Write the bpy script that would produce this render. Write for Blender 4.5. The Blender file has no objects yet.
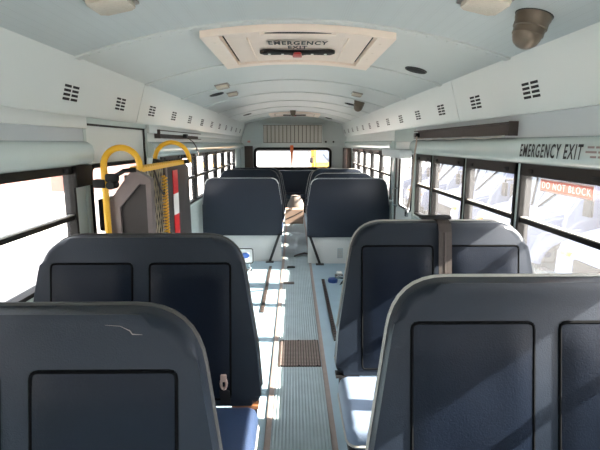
import bpy, bmesh, math, random
from mathutils import Vector, Matrix
random.seed(7)
SC = bpy.context.scene
COL = SC.collection

# ------------------------------------------------------------------ camera
cam_d = bpy.data.cameras.new('camera'); cam = bpy.data.objects.new('camera', cam_d); COL.objects.link(cam)
cam_d.sensor_width = 36.0; cam_d.lens = 460/600*36.0; cam_d.clip_start = 0.05; cam_d.clip_end = 500
_yaw, _pit = math.atan(6/460), math.atan(82/460)
FW = Vector((math.sin(_yaw)*math.cos(_pit), math.cos(_yaw)*math.cos(_pit), -math.sin(_pit)))
cam.location = (0, 0, 1.49)
cam.rotation_euler = FW.to_track_quat('-Z', 'Y').to_euler()
SC.camera = cam

# ------------------------------------------------------------------ sky, sun, exposure
SUN_TO = Vector((1.0, -0.12, 0.648)).normalized()
w = bpy.data.worlds.new('world'); SC.world = w; w.use_nodes = True
nt = w.node_tree; bg = nt.nodes['Background']
sky = nt.nodes.new('ShaderNodeTexSky'); sky.sky_type = 'NISHITA'; sky.sun_disc = False
sky.sun_elevation = math.asin(SUN_TO.z); sky.sun_rotation = math.atan2(SUN_TO.x, SUN_TO.y)
sky.air_density = 1.0; sky.dust_density = 3.0; sky.ozone_density = 1.0
hs = nt.nodes.new('ShaderNodeHueSaturation'); hs.inputs['Saturation'].default_value = 0.12      # bright hazy sky
nt.links.new(sky.outputs[0], hs.inputs['Color']); nt.links.new(hs.outputs[0], bg.inputs[0]); bg.inputs[1].default_value = 0.45
sd = bpy.data.lights.new('sun', 'SUN'); so = bpy.data.objects.new('sun', sd); COL.objects.link(so)
sd.energy = 16.0; sd.angle = math.radians(0.6); sd.color = (1.0, 0.90, 0.75)
so.rotation_euler = (-SUN_TO).to_track_quat('-Z', 'Y').to_euler(); so.location = (20, 0, 20)
vs = SC.view_settings
vs.view_transform = 'Standard'; vs.look = 'None'; vs.gamma = 1.0; vs.use_curve_mapping = False
vs.exposure = 1.62

# ------------------------------------------------------------------ materials
MATS = {}
def mat(name, col, rough=0.5, metal=0.0, noise=0.0, nscale=20.0, bump=0.0, bscale=200.0, spec=0.5, sheen=0.0):
    m = bpy.data.materials.new(name); m.use_nodes = True
    t = m.node_tree; b = t.nodes['Principled BSDF']
    b.inputs['Base Color'].default_value = (*col, 1); b.inputs['Roughness'].default_value = rough
    b.inputs['Metallic'].default_value = metal; b.inputs['Specular IOR Level'].default_value = spec
    tc = t.nodes.new('ShaderNodeTexCoord')
    if noise:
        n = t.nodes.new('ShaderNodeTexNoise'); n.inputs['Scale'].default_value = nscale; n.inputs['Detail'].default_value = 6
        t.links.new(tc.outputs['Object'], n.inputs['Vector'])
        mx = t.nodes.new('ShaderNodeMix'); mx.data_type = 'RGBA'
        mx.inputs[6].default_value = (*[max(0, c*(1-noise)) for c in col], 1)
        mx.inputs[7].default_value = (*[min(1, c*(1+noise)) for c in col], 1)
        t.links.new(n.outputs['Fac'], mx.inputs[0]); t.links.new(mx.outputs[2], b.inputs['Base Color'])
    if bump:
        n2 = t.nodes.new('ShaderNodeTexNoise'); n2.inputs['Scale'].default_value = bscale; n2.inputs['Detail'].default_value = 3
        t.links.new(tc.outputs['Object'], n2.inputs['Vector'])
        bp = t.nodes.new('ShaderNodeBump'); bp.inputs['Strength'].default_value = bump; bp.inputs['Distance'].default_value = 0.004
        t.links.new(n2.outputs['Fac'], bp.inputs['Height']); t.links.new(bp.outputs['Normal'], b.inputs['Normal'])
    MATS[name] = m
    return m
mat('ceiling_paint', (0.58, 0.60, 0.58), 0.42, noise=0.06, nscale=3)
mat('panel_paint', (0.60, 0.64, 0.62), 0.35, noise=0.04, nscale=2)
mat('pale_blue_paint', (0.52, 0.60, 0.58), 0.2, noise=0.06, nscale=4)
mat('grey_panel', (0.42, 0.46, 0.48), 0.5, noise=0.1, nscale=60)
mat('slot_black', (0.006, 0.006, 0.007), 0.8)
mat('black_frame', (0.010, 0.009, 0.008), 0.5, noise=0.2, nscale=30, spec=0.2)
mat('navy_vinyl', (0.009, 0.014, 0.023), 0.42, noise=0.25, nscale=6, bump=0.16, bscale=260, spec=0.30)
mat('navy_panel', (0.003, 0.006, 0.013), 0.40, noise=0.25, nscale=7, bump=0.18, bscale=220, spec=0.2)
mat('barrier_vinyl', (0.007, 0.012, 0.024), 0.4, noise=0.15, nscale=6, bump=0.25, bscale=240)
mat('welt_black', (0.003, 0.0035, 0.004), 0.8, spec=0.05)
mat('piping_beige', (0.42, 0.40, 0.36), 0.5, noise=0.2, nscale=40)
mat('piping_grey', (0.05, 0.048, 0.045), 0.5, noise=0.2, nscale=40)
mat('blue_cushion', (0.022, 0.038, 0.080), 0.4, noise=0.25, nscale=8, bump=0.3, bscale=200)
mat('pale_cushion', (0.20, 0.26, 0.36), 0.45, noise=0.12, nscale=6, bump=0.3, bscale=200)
mat('floor_blue', (0.32, 0.44, 0.52), 0.45, noise=0.12, nscale=5, bump=0.15, bscale=80)
mat('mat_grey', (0.34, 0.42, 0.45), 0.5, noise=0.2, nscale=8)
mat('trim_brown', (0.28, 0.23, 0.21), 0.5, noise=0.2, nscale=20)
mat('dark_brown', (0.055, 0.040, 0.034), 0.55, noise=0.3, nscale=40)
mat('dark_metal', (0.030, 0.028, 0.028), 0.45, metal=0.3)
mat('rust_metal', (0.22, 0.09, 0.035), 0.6, noise=0.4, nscale=60)
mat('white_paint', (0.68, 0.68, 0.66), 0.4, noise=0.05, nscale=4)
mat('hatch_plastic', (0.88, 0.74, 0.63), 0.45, noise=0.05, nscale=8)
mat('hatch_plastic_inner', (0.85, 0.71, 0.61), 0.4, noise=0.05, nscale=8)
mat('red_plastic', (0.45, 0.02, 0.02), 0.35)
mat('white_ink', (0.80, 0.80, 0.78), 0.6)
mat('black_ink', (0.012, 0.012, 0.012), 0.6)
mat('faded_red_ink', (0.26, 0.20, 0.19), 0.6)
mat('decal_pink', (0.75, 0.32, 0.28), 0.5)
mat('dome_brown', (0.15, 0.115, 0.085), 0.35, metal=0.35, noise=0.15, nscale=30)
mat('lamp_lens', (0.62, 0.54, 0.44), 0.25, noise=0.1, nscale=80, bump=0.4, bscale=150)
mat('lamp_rim', (0.30, 0.27, 0.24), 0.4, metal=0.5)
mat('grille_bar', (0.46, 0.43, 0.38), 0.45, metal=0.3)
mat('grille_dark', (0.10, 0.09, 0.08), 0.7)
mat('brown_panel', (0.085, 0.060, 0.048), 0.55, noise=0.2, nscale=10)
mat('orange_plastic', (0.85, 0.16, 0.04), 0.4)
mat('yellow_paint', (0.78, 0.42, 0.015), 0.4, noise=0.08, nscale=12)
mat('lift_steel', (0.17, 0.14, 0.135), 0.45, metal=0.4, noise=0.15, nscale=25)
mat('lift_dark', (0.040, 0.034, 0.032), 0.5, metal=0.3, noise=0.15, nscale=25)
mat('mesh_metal', (0.36, 0.31, 0.22), 0.45, metal=0.6)
mat('chain_metal', (0.5, 0.48, 0.44), 0.3, metal=0.9)
mat('red_reflector', (0.60, 0.02, 0.02), 0.3)
mat('white_reflector', (0.80, 0.80, 0.78), 0.3)
mat('webbing', (0.04, 0.030, 0.025), 0.75, noise=0.3, nscale=90)
mat('tan_webbing', (0.34, 0.26, 0.21), 0.75, noise=0.2, nscale=90)
mat('buckle_pink', (0.42, 0.30, 0.26), 0.4)
mat('cardboard', (0.42, 0.29, 0.22), 0.8, noise=0.1, nscale=10)
mat('bag_brown', (0.20, 0.165, 0.14), 0.8, noise=0.2, nscale=10, bump=0.4, bscale=30)
mat('chrome', (0.6, 0.6, 0.6), 0.2, metal=1.0)
mat('blue_plastic', (0.03, 0.08, 0.28), 0.4)
mat('asphalt', (0.52, 0.50, 0.47), 0.85, noise=0.08, nscale=0.8)
mat('bus_white_shaded', (0.17, 0.19, 0.27), 0.3, noise=0.03, nscale=2)  # white bodies darkened, with the lavender of shade put into the colour
mat('bus_lavender_shade', (0.14, 0.17, 0.29), 0.3, noise=0.03, nscale=2)  # bluer version; the lavender is shade painted into the body colour
mat('bus_yellow', (0.80, 0.42, 0.03), 0.3)
mat('bus_glass', (0.10, 0.12, 0.15), 0.12, spec=0.8)
mat('tyre', (0.02, 0.02, 0.02), 0.8)
mat('amber_lens', (0.85, 0.25, 0.03), 0.3)
mat('red_lens', (0.70, 0.05, 0.03), 0.3)
mat('head_lens', (0.75, 0.78, 0.8), 0.15)
mat('building_red', (0.36, 0.17, 0.14), 0.8, noise=0.15, nscale=2)
mat('building_trim', (0.6, 0.57, 0.52), 0.7)
mat('shutter', (0.44, 0.26, 0.22), 0.6, noise=0.1, nscale=3)
def glass(name, dust):
    m = bpy.data.materials.new(name); m.use_nodes = True; t = m.node_tree
    t.nodes.remove(t.nodes['Principled BSDF']); out = t.nodes['Material Output']
    tr = t.nodes.new('ShaderNodeBsdfTransparent'); tr.inputs[0].default_value = (0.90, 0.91, 0.93, 1)
    gl = t.nodes.new('ShaderNodeBsdfGlossy'); gl.inputs['Roughness'].default_value = 0.03
    lw = t.nodes.new('ShaderNodeLayerWeight'); lw.inputs[0].default_value = 0.5
    pw = t.nodes.new('ShaderNodeMath'); pw.operation = 'POWER'; pw.inputs[1].default_value = 4.0; t.links.new(lw.outputs['Facing'], pw.inputs[0])
    fr = t.nodes.new('ShaderNodeMath'); fr.operation = 'MULTIPLY_ADD'; fr.inputs[1].default_value = 0.5; fr.inputs[2].default_value = 0.025; t.links.new(pw.outputs[0], fr.inputs[0])
    m1 = t.nodes.new('ShaderNodeMixShader'); t.links.new(fr.outputs[0], m1.inputs[0]); t.links.new(tr.outputs[0], m1.inputs[1]); t.links.new(gl.outputs[0], m1.inputs[2])
    df = t.nodes.new('ShaderNodeBsdfTranslucent'); df.inputs[0].default_value = (0.85, 0.85, 0.88, 1)
    m2 = t.nodes.new('ShaderNodeMixShader'); m2.inputs[0].default_value = dust
    t.links.new(m1.outputs[0], m2.inputs[1]); t.links.new(df.outputs[0], m2.inputs[2]); t.links.new(m2.outputs[0], out.inputs[0])
    MATS[name] = m
glass('window_glass', 0.015)

def film(name, col):
    m = bpy.data.materials.new(name); m.use_nodes = True; t = m.node_tree
    t.nodes.remove(t.nodes['Principled BSDF']); out = t.nodes['Material Output']
    a = t.nodes.new('ShaderNodeBsdfDiffuse'); b = t.nodes.new('ShaderNodeBsdfTranslucent'); mx = t.nodes.new('ShaderNodeMixShader'); mx.inputs[0].default_value = 0.12
    a.inputs[0].default_value = (*col, 1); b.inputs[0].default_value = (*col, 1)
    t.links.new(a.outputs[0], mx.inputs[1]); t.links.new(b.outputs[0], mx.inputs[2]); t.links.new(mx.outputs[0], out.inputs[0]); MATS[name] = m
film('decal_film', (0.62, 0.24, 0.20)); film('decal_white', (0.88, 0.78, 0.75))
# perforated ceiling sheet: fine dots by a brick-like bump
def perforated(name, col):
    m = mat(name, col, 0.45); t = m.node_tree; b = t.nodes['Principled BSDF']
    tc = [n for n in t.nodes if n.type == 'TEX_COORD'][0]
    v = t.nodes.new('ShaderNodeTexVoronoi'); v.inputs['Scale'].default_value = 90; v.inputs['Randomness'].default_value = 0.0
    t.links.new(tc.outputs['Object'], v.inputs['Vector'])
    r = t.nodes.new('ShaderNodeMapRange'); r.inputs[1].default_value = 0.18; r.inputs[2].default_value = 0.28
    r.inputs[3].default_value = 0.86; r.inputs[4].default_value = 1.0
    t.links.new(v.outputs['Distance'], r.inputs[0])
    mx = t.nodes.new('ShaderNodeMix'); mx.data_type = 'RGBA'; mx.blend_type = 'MULTIPLY'; mx.inputs[0].default_value = 1
    mx.inputs[6].default_value = (*col, 1); t.links.new(r.outputs[0], mx.inputs[7]); t.links.new(mx.outputs[2], b.inputs['Base Color'])
perforated('perforated_paint', (0.50, 0.535, 0.53))
perforated('grey_perforated', (0.46, 0.50, 0.52))

# ------------------------------------------------------------------ mesh helpers
def root_loc(o):
    v = Vector((0, 0, 0))
    while o is not None:
        v += o.location; o = o.parent
    return v
def link_mesh(name, me, material, parent=None, label=None):
    o = bpy.data.objects.new(name, me); COL.objects.link(o)
    if material: me.materials.append(MATS[material]) if not me.materials else None
    if parent: o.parent = parent
    if label: o['label'] = label
    return o
def finish(name, bm, material, parent=None, label=None, smooth=False, local=False):
    """one mesh object; vertices are given in world coordinates unless local"""
    bmesh.ops.recalc_face_normals(bm, faces=bm.faces[:])
    if parent and not local:
        bmesh.ops.translate(bm, vec=-root_loc(parent), verts=bm.verts[:])
    me = bpy.data.meshes.new(name); bm.to_mesh(me); bm.free()
    if smooth:
        me.polygons.foreach_set('use_smooth', [True]*len(me.polygons))
        try: me.set_sharp_from_angle(angle=math.radians(40))
        except Exception: pass
    return link_mesh(name, me, material, parent, label)
def add_box(bm, x0, x1, y0, y1, z0, z1, bev=0.0, seg=2):
    vs_ = [bm.verts.new((x, y, z)) for x in (x0, x1) for y in (y0, y1) for z in (z0, z1)]
    fs = [bm.faces.new([vs_[i] for i in f]) for f in ((0,1,3,2),(4,6,7,5),(0,4,5,1),(2,3,7,6),(0,2,6,4),(1,5,7,3))]
    if bev:
        es = list({e for f in fs for e in f.edges})
        bmesh.ops.bevel(bm, geom=es, offset=bev, segments=seg, affect='EDGES', profile=0.5)
def box(name, x0, x1, y0, y1, z0, z1, material, parent=None, bev=0.0, label=None, seg=2, local=False):
    bm = bmesh.new(); add_box(bm, min(x0,x1), max(x0,x1), min(y0,y1), max(y0,y1), min(z0,z1), max(z0,z1), bev, seg)
    return finish(name, bm, material, parent, label, smooth=bev > 0, local=local)
def add_prism(bm, prof, a, b, axis):
    """closed profile (2D) extruded from a to b along axis; profile coords are the remaining axes in xyz order"""
    def P(u, v, t):
        return {'x': (t, u, v), 'y': (u, t, v), 'z': (u, v, t)}[axis]
    r0 = [bm.verts.new(P(u, v, a)) for u, v in prof]; r1 = [bm.verts.new(P(u, v, b)) for u, v in prof]
    n = len(prof)
    f0 = bm.faces.new(r0); f1 = bm.faces.new(list(reversed(r1)))
    for i in range(n):
        bm.faces.new((r0[i], r0[(i+1) % n], r1[(i+1) % n], r1[i]))
    return f0, f1
def prism(name, prof, a, b, axis, material, parent=None, bev=0.0, label=None, smooth=False, local=False, seg=2):
    bm = bmesh.new(); f0, f1 = add_prism(bm, prof, a, b, axis)
    if bev:
        es = list(set(f0.edges) | set(f1.edges))
        bmesh.ops.bevel(bm, geom=es, offset=bev, segments=seg, affect='EDGES', profile=0.5)
    return finish(name, bm, material, parent, label, smooth=smooth or bev > 0, local=local)
def rounded(pts, radii, seg=6):
    out = []; n = len(pts)
    for i in range(n):
        p = Vector(pts[i]); a = Vector(pts[i-1]); c = Vector(pts[(i+1) % n]); r = radii[i] if isinstance(radii, (list, tuple)) else radii
        if r <= 0: out.append((p.x, p.y)); continue
        d1 = (a-p).normalized(); d2 = (c-p).normalized()
        ang = d1.angle(d2); t = min(r/math.tan(ang/2), (a-p).length*0.49, (c-p).length*0.49)
        s, e = p+d1*t, p+d2*t
        for k in range(seg+1):
            u = k/seg
            q = s*(1-u)**2 + p*2*u*(1-u) + e*u*u
            out.append((q.x, q.y))
    return out
def add_tube(bm, pts, r, n=8, closed=False):
    pts = [Vector(p) for p in pts]; rings = []; up = None
    m = len(pts)
    for i, p in enumerate(pts):
        if closed: d = (pts[(i+1) % m]-pts[i-1])
        else: d = (pts[min(i+1, m-1)]-pts[max(i-1, 0)])
        d.normalize()
        if up is None:
            up = Vector((0, 0, 1)) if abs(d.z) < 0.9 else Vector((1, 0, 0))
        s = d.cross(up).normalized(); u2 = s.cross(d).normalized(); up = u2
        rr = r[i] if isinstance(r, (list, tuple)) else r
        rings.append([bm.verts.new(p + s*math.cos(2*math.pi*k/n)*rr + u2*math.sin(2*math.pi*k/n)*rr) for k in range(n)])
    for i in range(m if closed else m-1):
        a, b = rings[i], rings[(i+1) % m]
        for k in range(n): bm.faces.new((a[k], a[(k+1) % n], b[(k+1) % n], b[k]))
    if not closed:
        bm.faces.new(rings[0]); bm.faces.new(list(reversed(rings[-1])))
def tube(name, pts, r, material, parent=None, n=8, closed=False, label=None, local=False):
    bm = bmesh.new(); add_tube(bm, pts, r, n, closed)
    return finish(name, bm, material, parent, label, smooth=True, local=local)
def lathe_bm(prof, n=20):
    bm = bmesh.new(); rings = []
    for r, z in prof:
        if r < 1e-5: rings.append([bm.verts.new((0, 0, z))])
        else: rings.append([bm.verts.new((r*math.cos(2*math.pi*k/n), r*math.sin(2*math.pi*k/n), z)) for k in range(n)])
    for a, b in zip(rings, rings[1:]):
        for k in range(n):
            q = (k+1) % n
            if len(a) == 1 and len(b) == 1: continue
            if len(a) == 1: bm.faces.new((a[0], b[q], b[k]))
            elif len(b) == 1: bm.faces.new((a[k], a[q], b[0]))
            else: bm.faces.new((a[k], a[q], b[q], b[k]))
    return bm
def ribbon(name, pts, wv, th, material, parent=None, label=None, local=False):
    """flat strap along pts, half-width vector wv, thickness th"""
    bm = bmesh.new(); pts = [Vector(p) for p in pts]; wv = Vector(wv); rows = []
    for i, p in enumerate(pts):
        d = (pts[min(i+1, len(pts)-1)]-pts[max(i-1, 0)]).normalized(); nn = d.cross(wv).normalized()*th/2
        rows.append([bm.verts.new(p+wv+nn), bm.verts.new(p-wv+nn), bm.verts.new(p-wv-nn), bm.verts.new(p+wv-nn)])
    for a, b in zip(rows, rows[1:]):
        for k in range(4): bm.faces.new((a[k], a[(k+1) % 4], b[(k+1) % 4], b[k]))
    bm.faces.new(rows[0]); bm.faces.new(list(reversed(rows[-1])))
    return finish(name, bm, material, parent, label, local=local)
def empty(name, loc=(0, 0, 0), rz=0.0):
    o = bpy.data.objects.new(name, None); COL.objects.link(o); o.location = loc; o.rotation_euler = (0, 0, rz)
    o.empty_display_size = 0.1
    return o
def tag(o, label, cat=None, group=None, kind=None):
    o['label'] = label
    if cat: o['category'] = cat
    if group: o['group'] = group
    if kind: o['kind'] = kind
    return o
def thing(name, label, cat, loc=(0, 0, 0), group=None, rz=0.0):
    return tag(empty(name, loc, rz), label, cat, group)
def struct(o, label=None, cat='wall'):
    o['kind'] = 'structure'
    if label: o['label'] = label
    o['category'] = cat
    return o
def copy_tree(o, parent=None):
    c = o.copy(); COL.objects.link(c); c.parent = parent
    for ch in list(o.children): copy_tree(ch, c)
    return c
def text_mesh(name, s, X, Y, origin, w_, h_, material, parent, shear=0.0, thick=0.0):
    """lettering fitted into a w_ x h_ rectangle with axes X, Y starting at origin (world)"""
    cu = bpy.data.curves.new(name, 'FONT'); cu.body = s; cu.size = 1; cu.resolution_u = 3; cu.space_character = 1.2; cu.offset = 0.02 + thick; cu.shear = shear
    tmp = bpy.data.objects.new(name, cu); COL.objects.link(tmp)
    bpy.context.view_layer.update()
    me = bpy.data.meshes.new_from_object(tmp.evaluated_get(bpy.context.evaluated_depsgraph_get()))
    bpy.data.objects.remove(tmp); bpy.data.curves.remove(cu)
    xs = [v.co.x for v in me.vertices]; ys = [v.co.y for v in me.vertices]
    x0, x1, y0, y1 = min(xs), max(xs), min(ys), max(ys)
    X, Y, O = Vector(X), Vector(Y), Vector(origin) - (root_loc(parent) if parent else Vector((0, 0, 0)))
    for v in me.vertices:
        v.co = O + X*((v.co.x-x0)/(x1-x0)*w_) + Y*((v.co.y-y0)/(y1-y0)*h_)
    me.materials.clear()
    return link_mesh(name, me, material, parent)

# ------------------------------------------------------------------ bus shell dimensions
WX = 1.18                      # inner face of the side walls
YF, YB = -2.2, 10.45            # front and rear ends
ZSILL, ZGB, ZRAIL, ZGT, ZTOP = 0.80, 0.825, 1.095, 1.327, 1.387
Z_REC0, Z_REC1 = 1.518, 1.632
SEAM = (1.055, 1.902); CZ = 2.076
def ceil_z(x): return CZ - (CZ-SEAM[1])*(x/SEAM[0])**2
def ceil_slope(x): return -2*(CZ-SEAM[1])*x/SEAM[0]**2

# ------------------------------------------------------------------ floor
fl = struct(box('floor', -1.30, 1.30, YF, YB+0.1, -0.06, 0.0, 'floor_blue'), 'pale blue rubber bus floor', 'floor')
ML, MR = -0.122, 0.186
mt = box('aisle_mat', ML, MR, YF, YB-0.35, 0.0, 0.004, 'mat_grey', fl, label='grey blue ribbed aisle mat')
bm = bmesh.new(); nr = 17
for i in range(nr):
    c = ML+(i+0.5)*(MR-ML)/nr; h = 0.0055
    add_prism(bm, [(c-h, 0.004), (c+h, 0.004), (c+h*0.6, 0.008), (c-h*0.6, 0.008)], YF, 2.88, 'y')
    add_prism(bm, [(c-h, 0.004), (c+h, 0.004), (c+h*0.6, 0.008), (c-h*0.6, 0.008)], 3.31, YB-0.35, 'y')
o = finish('rib', bm, 'mat_grey', mt); o['kind'] = 'stuff'
for x0, x1 in ((ML-0.032, ML), (MR, MR+0.03)):
    box('trim_strip', x0, x1, YF, YB-0.35, 0.0, 0.009, 'trim_brown', fl, bev=0.003, label='brownish metal edging strip of the aisle mat')
ap = box('access_plate', ML+0.012, MR-0.004, 2.885, 3.305, 0.004, 0.009, 'dark_brown', fl, label='dark brown perforated access plate in the aisle')
bm = bmesh.new()
for i in range(15):
    for j in range(20):
        x = ML+0.024+i*0.0185; y = 2.898+j*0.0205
        add_box(bm, x, x+0.011, y, y+0.012, 0.009, 0.0115)
o = finish('tread_stud', bm, 'trim_brown', ap); o['kind'] = 'stuff'
for x in (ML+0.035, 0.032, MR-0.03):
    for y in (2.893, 3.297):
        box('screw', x-0.006, x+0.006, y-0.006, y+0.006, 0.009, 0.013, 'slot_black', ap, bev=0.003)
for x0, y0, y1 in ((-0.305, 3.90, 5.45), (0.302, 3.30, 4.90), (-0.86, 3.3, 5.4), (0.86, 3.3, 5.3)):
    tr = box('floor_track', x0, x0+0.034, y0, y1, 0.0, 0.012, 'dark_brown', fl, bev=0.004, label='dark tie-down track set in the floor')
    bm = bmesh.new(); yy = y0+0.05
    while yy < y1-0.05:
        add_box(bm, x0+0.009, x0+0.025, yy, yy+0.018, 0.0115, 0.0128); yy += 0.05
    finish('track_holes', bm, 'slot_black', tr)['kind'] = 'stuff'
box('rubber_patch', -0.115, 0.0, 4.72, 4.80, 0.008, 0.011, 'dark_brown', fl)

# ------------------------------------------------------------------ ceiling
cl = empty('ceiling', (0, 0, 0)); struct(cl, 'pale blue green arched metal bus ceiling', 'ceiling')
BOWS = [YF, -0.80, 0.25, 1.31, 2.365] + [2.365+1.06*k for k in range(1, 8)] + [YB]
NX = 24
xs = [-SEAM[0]-0.02 + (2*SEAM[0]+0.04)*i/NX for i in range(NX+1)]
def arch_slab(name, y0, y1, dz0, dz1, material, parent, hole=None):
    """curved sheet under the roof; hole = (x0,x1) cut out over its whole length"""
    bm = bmesh.new()
    X = xs if hole is None else None
    segs = [xs] if hole is None else [[x for x in xs if x < hole[0]-0.01]+[hole[0]], [hole[1]]+[x for x in xs if x > hole[1]+0.01]]
    for sx in segs:
        prof = [(x, ceil_z(x)+dz0) for x in sx] + [(x, ceil_z(x)+dz1) for x in reversed(sx)]
        add_prism(bm, prof, y0, y1, 'y')
    return finish(name, bm, material, parent, smooth=True)
for i, (a, b) in enumerate(zip(BOWS, BOWS[1:])):
    arch_slab('ceiling_panel', a+0.001, b-0.001, 0.0, 0.05, 'perforated_paint' if b < 2.5 else 'ceiling_paint', cl)
for y in BOWS[1:-1]:
    rb = arch_slab('roof_bow', y-0.028, y+0.028, -0.009, 0.0, 'ceiling_paint', cl)
    bm = bmesh.new(); k = -1.0
    while k < 1.01:
        add_box(bm, k-0.005, k+0.005, y-0.005, y+0.005, ceil_z(k)-0.0125, ceil_z(k)-0.006); k += 0.05
    finish('rivet', bm, 'ceiling_paint', rb)['kind'] = 'stuff'

# ------------------------------------------------------------------ side walls
def side_wall(s, name, label, openings, gaps):
    """openings: window (y0,y1); gaps: door openings (y0,y1)"""
    root = empty(name); struct(root, label, 'wall')
    O = 0.09                                   # wall thickness
    X0, X1 = s*WX, s*(WX+O)
    def spans(cut):
        out = []; y = YF
        for a, b in sorted(cut):
            if a > y: out.append((y, a))
            y = b
        if y < YB: out.append((y, YB))
        return out
    for a, b in spans(gaps):
        box('lower_wall', X0, X1, a, b, 0.0, ZSILL, 'pale_blue_paint', root)
    for a, b in spans(openings+gaps):
        p = box('window_post', X0, s*(WX+0.05), a, b, ZSILL, ZTOP, 'pale_blue_paint', root, bev=0.004)
    # rounded moulding above the windows
    prof = [(0.065, 0.0), (0.07, 0.03), (0.068, 0.075), (0.05, 0.105), (0.02, 0.128)]
    dz = ZTOP if s > 0 else ZTOP-0.018
    pr = [(s*(WX+O), dz), (s*(WX-0.01), dz), (s*(WX-0.042), dz+0.012), (s*(WX-0.060), dz+0.034), (s*(WX-0.064), dz+0.075), (s*(WX-0.055), dz+0.108), (s*(WX-0.030), dz+0.126), (s*(WX-0.008), dz+0.131), (s*(WX+O), dz+0.131)]
    for a, b in spans(gaps):
        prism('moulding', pr, a, b, 'y', 'pale_blue_paint', root, bev=0.0, smooth=True)
        box('recess_panel', s*(WX-0.010), X1, a, b, dz+0.131, Z_REC1+0.02, 'grey_perforated' if a < 2 else 'panel_paint', root)
        if s < 0: box('header_lip', s*(WX-0.035), s*(WX-0.005), a, b, 1.568, Z_REC1+0.002, 'panel_paint', root, bev=0.004)
    # sloping header panels with slot vents
    cuts = [YF, 0.02, 3.20 if s > 0 else 3.40, 6.42 if s > 0 else 6.62, YB]
    n = Vector((SEAM[1]-Z_REC1, 0, (1.13-SEAM[0]))).normalized()        # outward normal in the |x|,z plane
    for a, b in zip(cuts, cuts[1:]):
        prof = [(s*SEAM[0], SEAM[1]), (s*1.13, Z_REC1+0.012), (s*1.135, Z_REC1), (s*1.20, Z_REC1), (s*1.20, SEAM[1]+0.05), (s*(SEAM[0]+0.03), SEAM[1]+0.05)]
        hp = prism('header_panel', prof, a+0.004, b-0.004, 'y', 'panel_paint', root)
        first = 2.206 if s > 0 else 2.375
        y = first - 0.661*6
        while y < YB-0.3:
            if a+0.1 < y < b-0.1:
                bm = bmesh.new()
                T = Vector((s*(1.13-SEAM[0]), 0, Z_REC1-SEAM[1])).normalized(); N = Vector((-s*n.x, 0, -n.z))
                c = Vector((s*1.104, y, SEAM[1]+(1.104-SEAM[0])/(1.13-SEAM[0])*(Z_REC1+0.012-SEAM[1])))
                for cy in (-1, 1):
                    for k in range(4):
                        q = c + T*((k-1.5)*0.021) + Vector((0, cy*0.041, 0)) + Vector((0, 0, 0))
                        e1 = T*0.0062; e2 = Vector((0, 0.033, 0))
                        vv = [bm.verts.new(q+e1*i_+e2*j_+N*d) for d in (-0.004, 0.0012) for i_, j_ in ((-1,-1),(1,-1),(1,1),(-1,1))]
                        bm.faces.new(vv[4:]); bm.faces.new(vv[:4])
                        for r in range(4): bm.faces.new((vv[r], vv[(r+1) % 4], vv[4+(r+1) % 4], vv[4+r]))
                finish('slot_vent', bm, 'slot_black', hp)
            y += 0.661
    for a, b in spans(gaps):
        box('sill', s*(WX-0.02), X1, a, b, ZSILL-0.02, ZSILL+0.006, 'pale_blue_paint', root, bev=0.005)
    return root
R_WIN = [(-1.38,-0.66),(-0.62,0.10),(0.14,0.86),(0.90,1.62),(1.655,2.385),(2.425,3.145),(3.185,3.905),(3.945,4.44)] + [(5.62+0.745*i, 5.62+0.745*i+0.70) for i in range(5)]
L_WIN = [(-1.38,-0.66),(-0.62,0.10),(0.14,0.86),(0.90,1.64),(1.68,2.49)] + [(4.12,4.84),(4.88,5.57)] + [(5.61+0.745*i, 5.61+0.745*i+0.70) for i in range(5)]
DOOR_L = (2.62, 3.74); DOOR_R = (4.50, 5.42)
side_wall(1, 'wall_right', 'pale blue green right side wall with vented header', R_WIN, [DOOR_R])
side_wall(-1, 'wall_left', 'pale blue green left side wall with vented header', L_WIN, [DOOR_L])

# ------------------------------------------------------------------ windows
WN = [0]
def side_window(s, y0, y1, where):
    WN[0] += 1
    r = empty('window_%d' % WN[0], (s*(WX+0.03), (y0+y1)/2, ZSILL)); struct(r, where, 'window')
    xa, xb = s*(WX-0.006), s*(WX+0.05)
    bm = bmesh.new(); f = 0.022
    add_box(bm, min(xa,xb), max(xa,xb), y0, y0+f, ZSILL+0.006, ZTOP); add_box(bm, min(xa,xb), max(xa,xb), y1-f, y1, ZSILL+0.006, ZTOP)
    add_box(bm, min(xa,xb), max(xa,xb), y0, y1, ZGT, ZTOP); add_box(bm, min(xa,xb), max(xa,xb), y0, y1, ZSILL+0.006, ZGB)
    finish('frame', bm, 'black_frame', r)
    xi, xo = s*(WX+0.002), s*(WX+0.034)
    rl = box('meeting_rail', xi, xo, y0+f, y1-f, ZRAIL-0.014, ZRAIL+0.010, 'black_frame', r, bev=0.003)
    box('rail_strip', s*(WX+0.004), xo, y0+f, y1-f, ZRAIL+0.010, ZRAIL+0.016, 'piping_beige', rl)
    for k in (y0+0.09, y1-0.13):
        box('latch', s*(WX-0.014), s*(WX-0.006), k, k+0.05, ZGT+0.012, ZGT+0.034, 'slot_black', r, bev=0.003)
    box('pane', s*(WX+0.016), s*(WX+0.020), y0+f, y1-f, ZRAIL+0.010, ZGT, 'window_glass', r)
    box('pane', s*(WX+0.028), s*(WX+0.032), y0+f, y1-f, ZGB, ZRAIL-0.01, 'window_glass', r)
    return r
win_exit = None
for i, (a, b) in enumerate(R_WIN):
    q = side_window(1, a, b, 'split sash side window on the right, number %d from the front' % (i+1))
    if abs(a-1.655) < 1e-6: win_exit = q
for i, (a, b) in enumerate(L_WIN):
    side_window(-1, a, b, 'split sash side window on the left, number %d from the front' % (i+1))
lw_ = [o for o in COL.objects if o.name.startswith('window_') and o.type == 'EMPTY' and abs(o.location.y-2.085) < 0.01 and o.location.x < 0][0]
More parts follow.
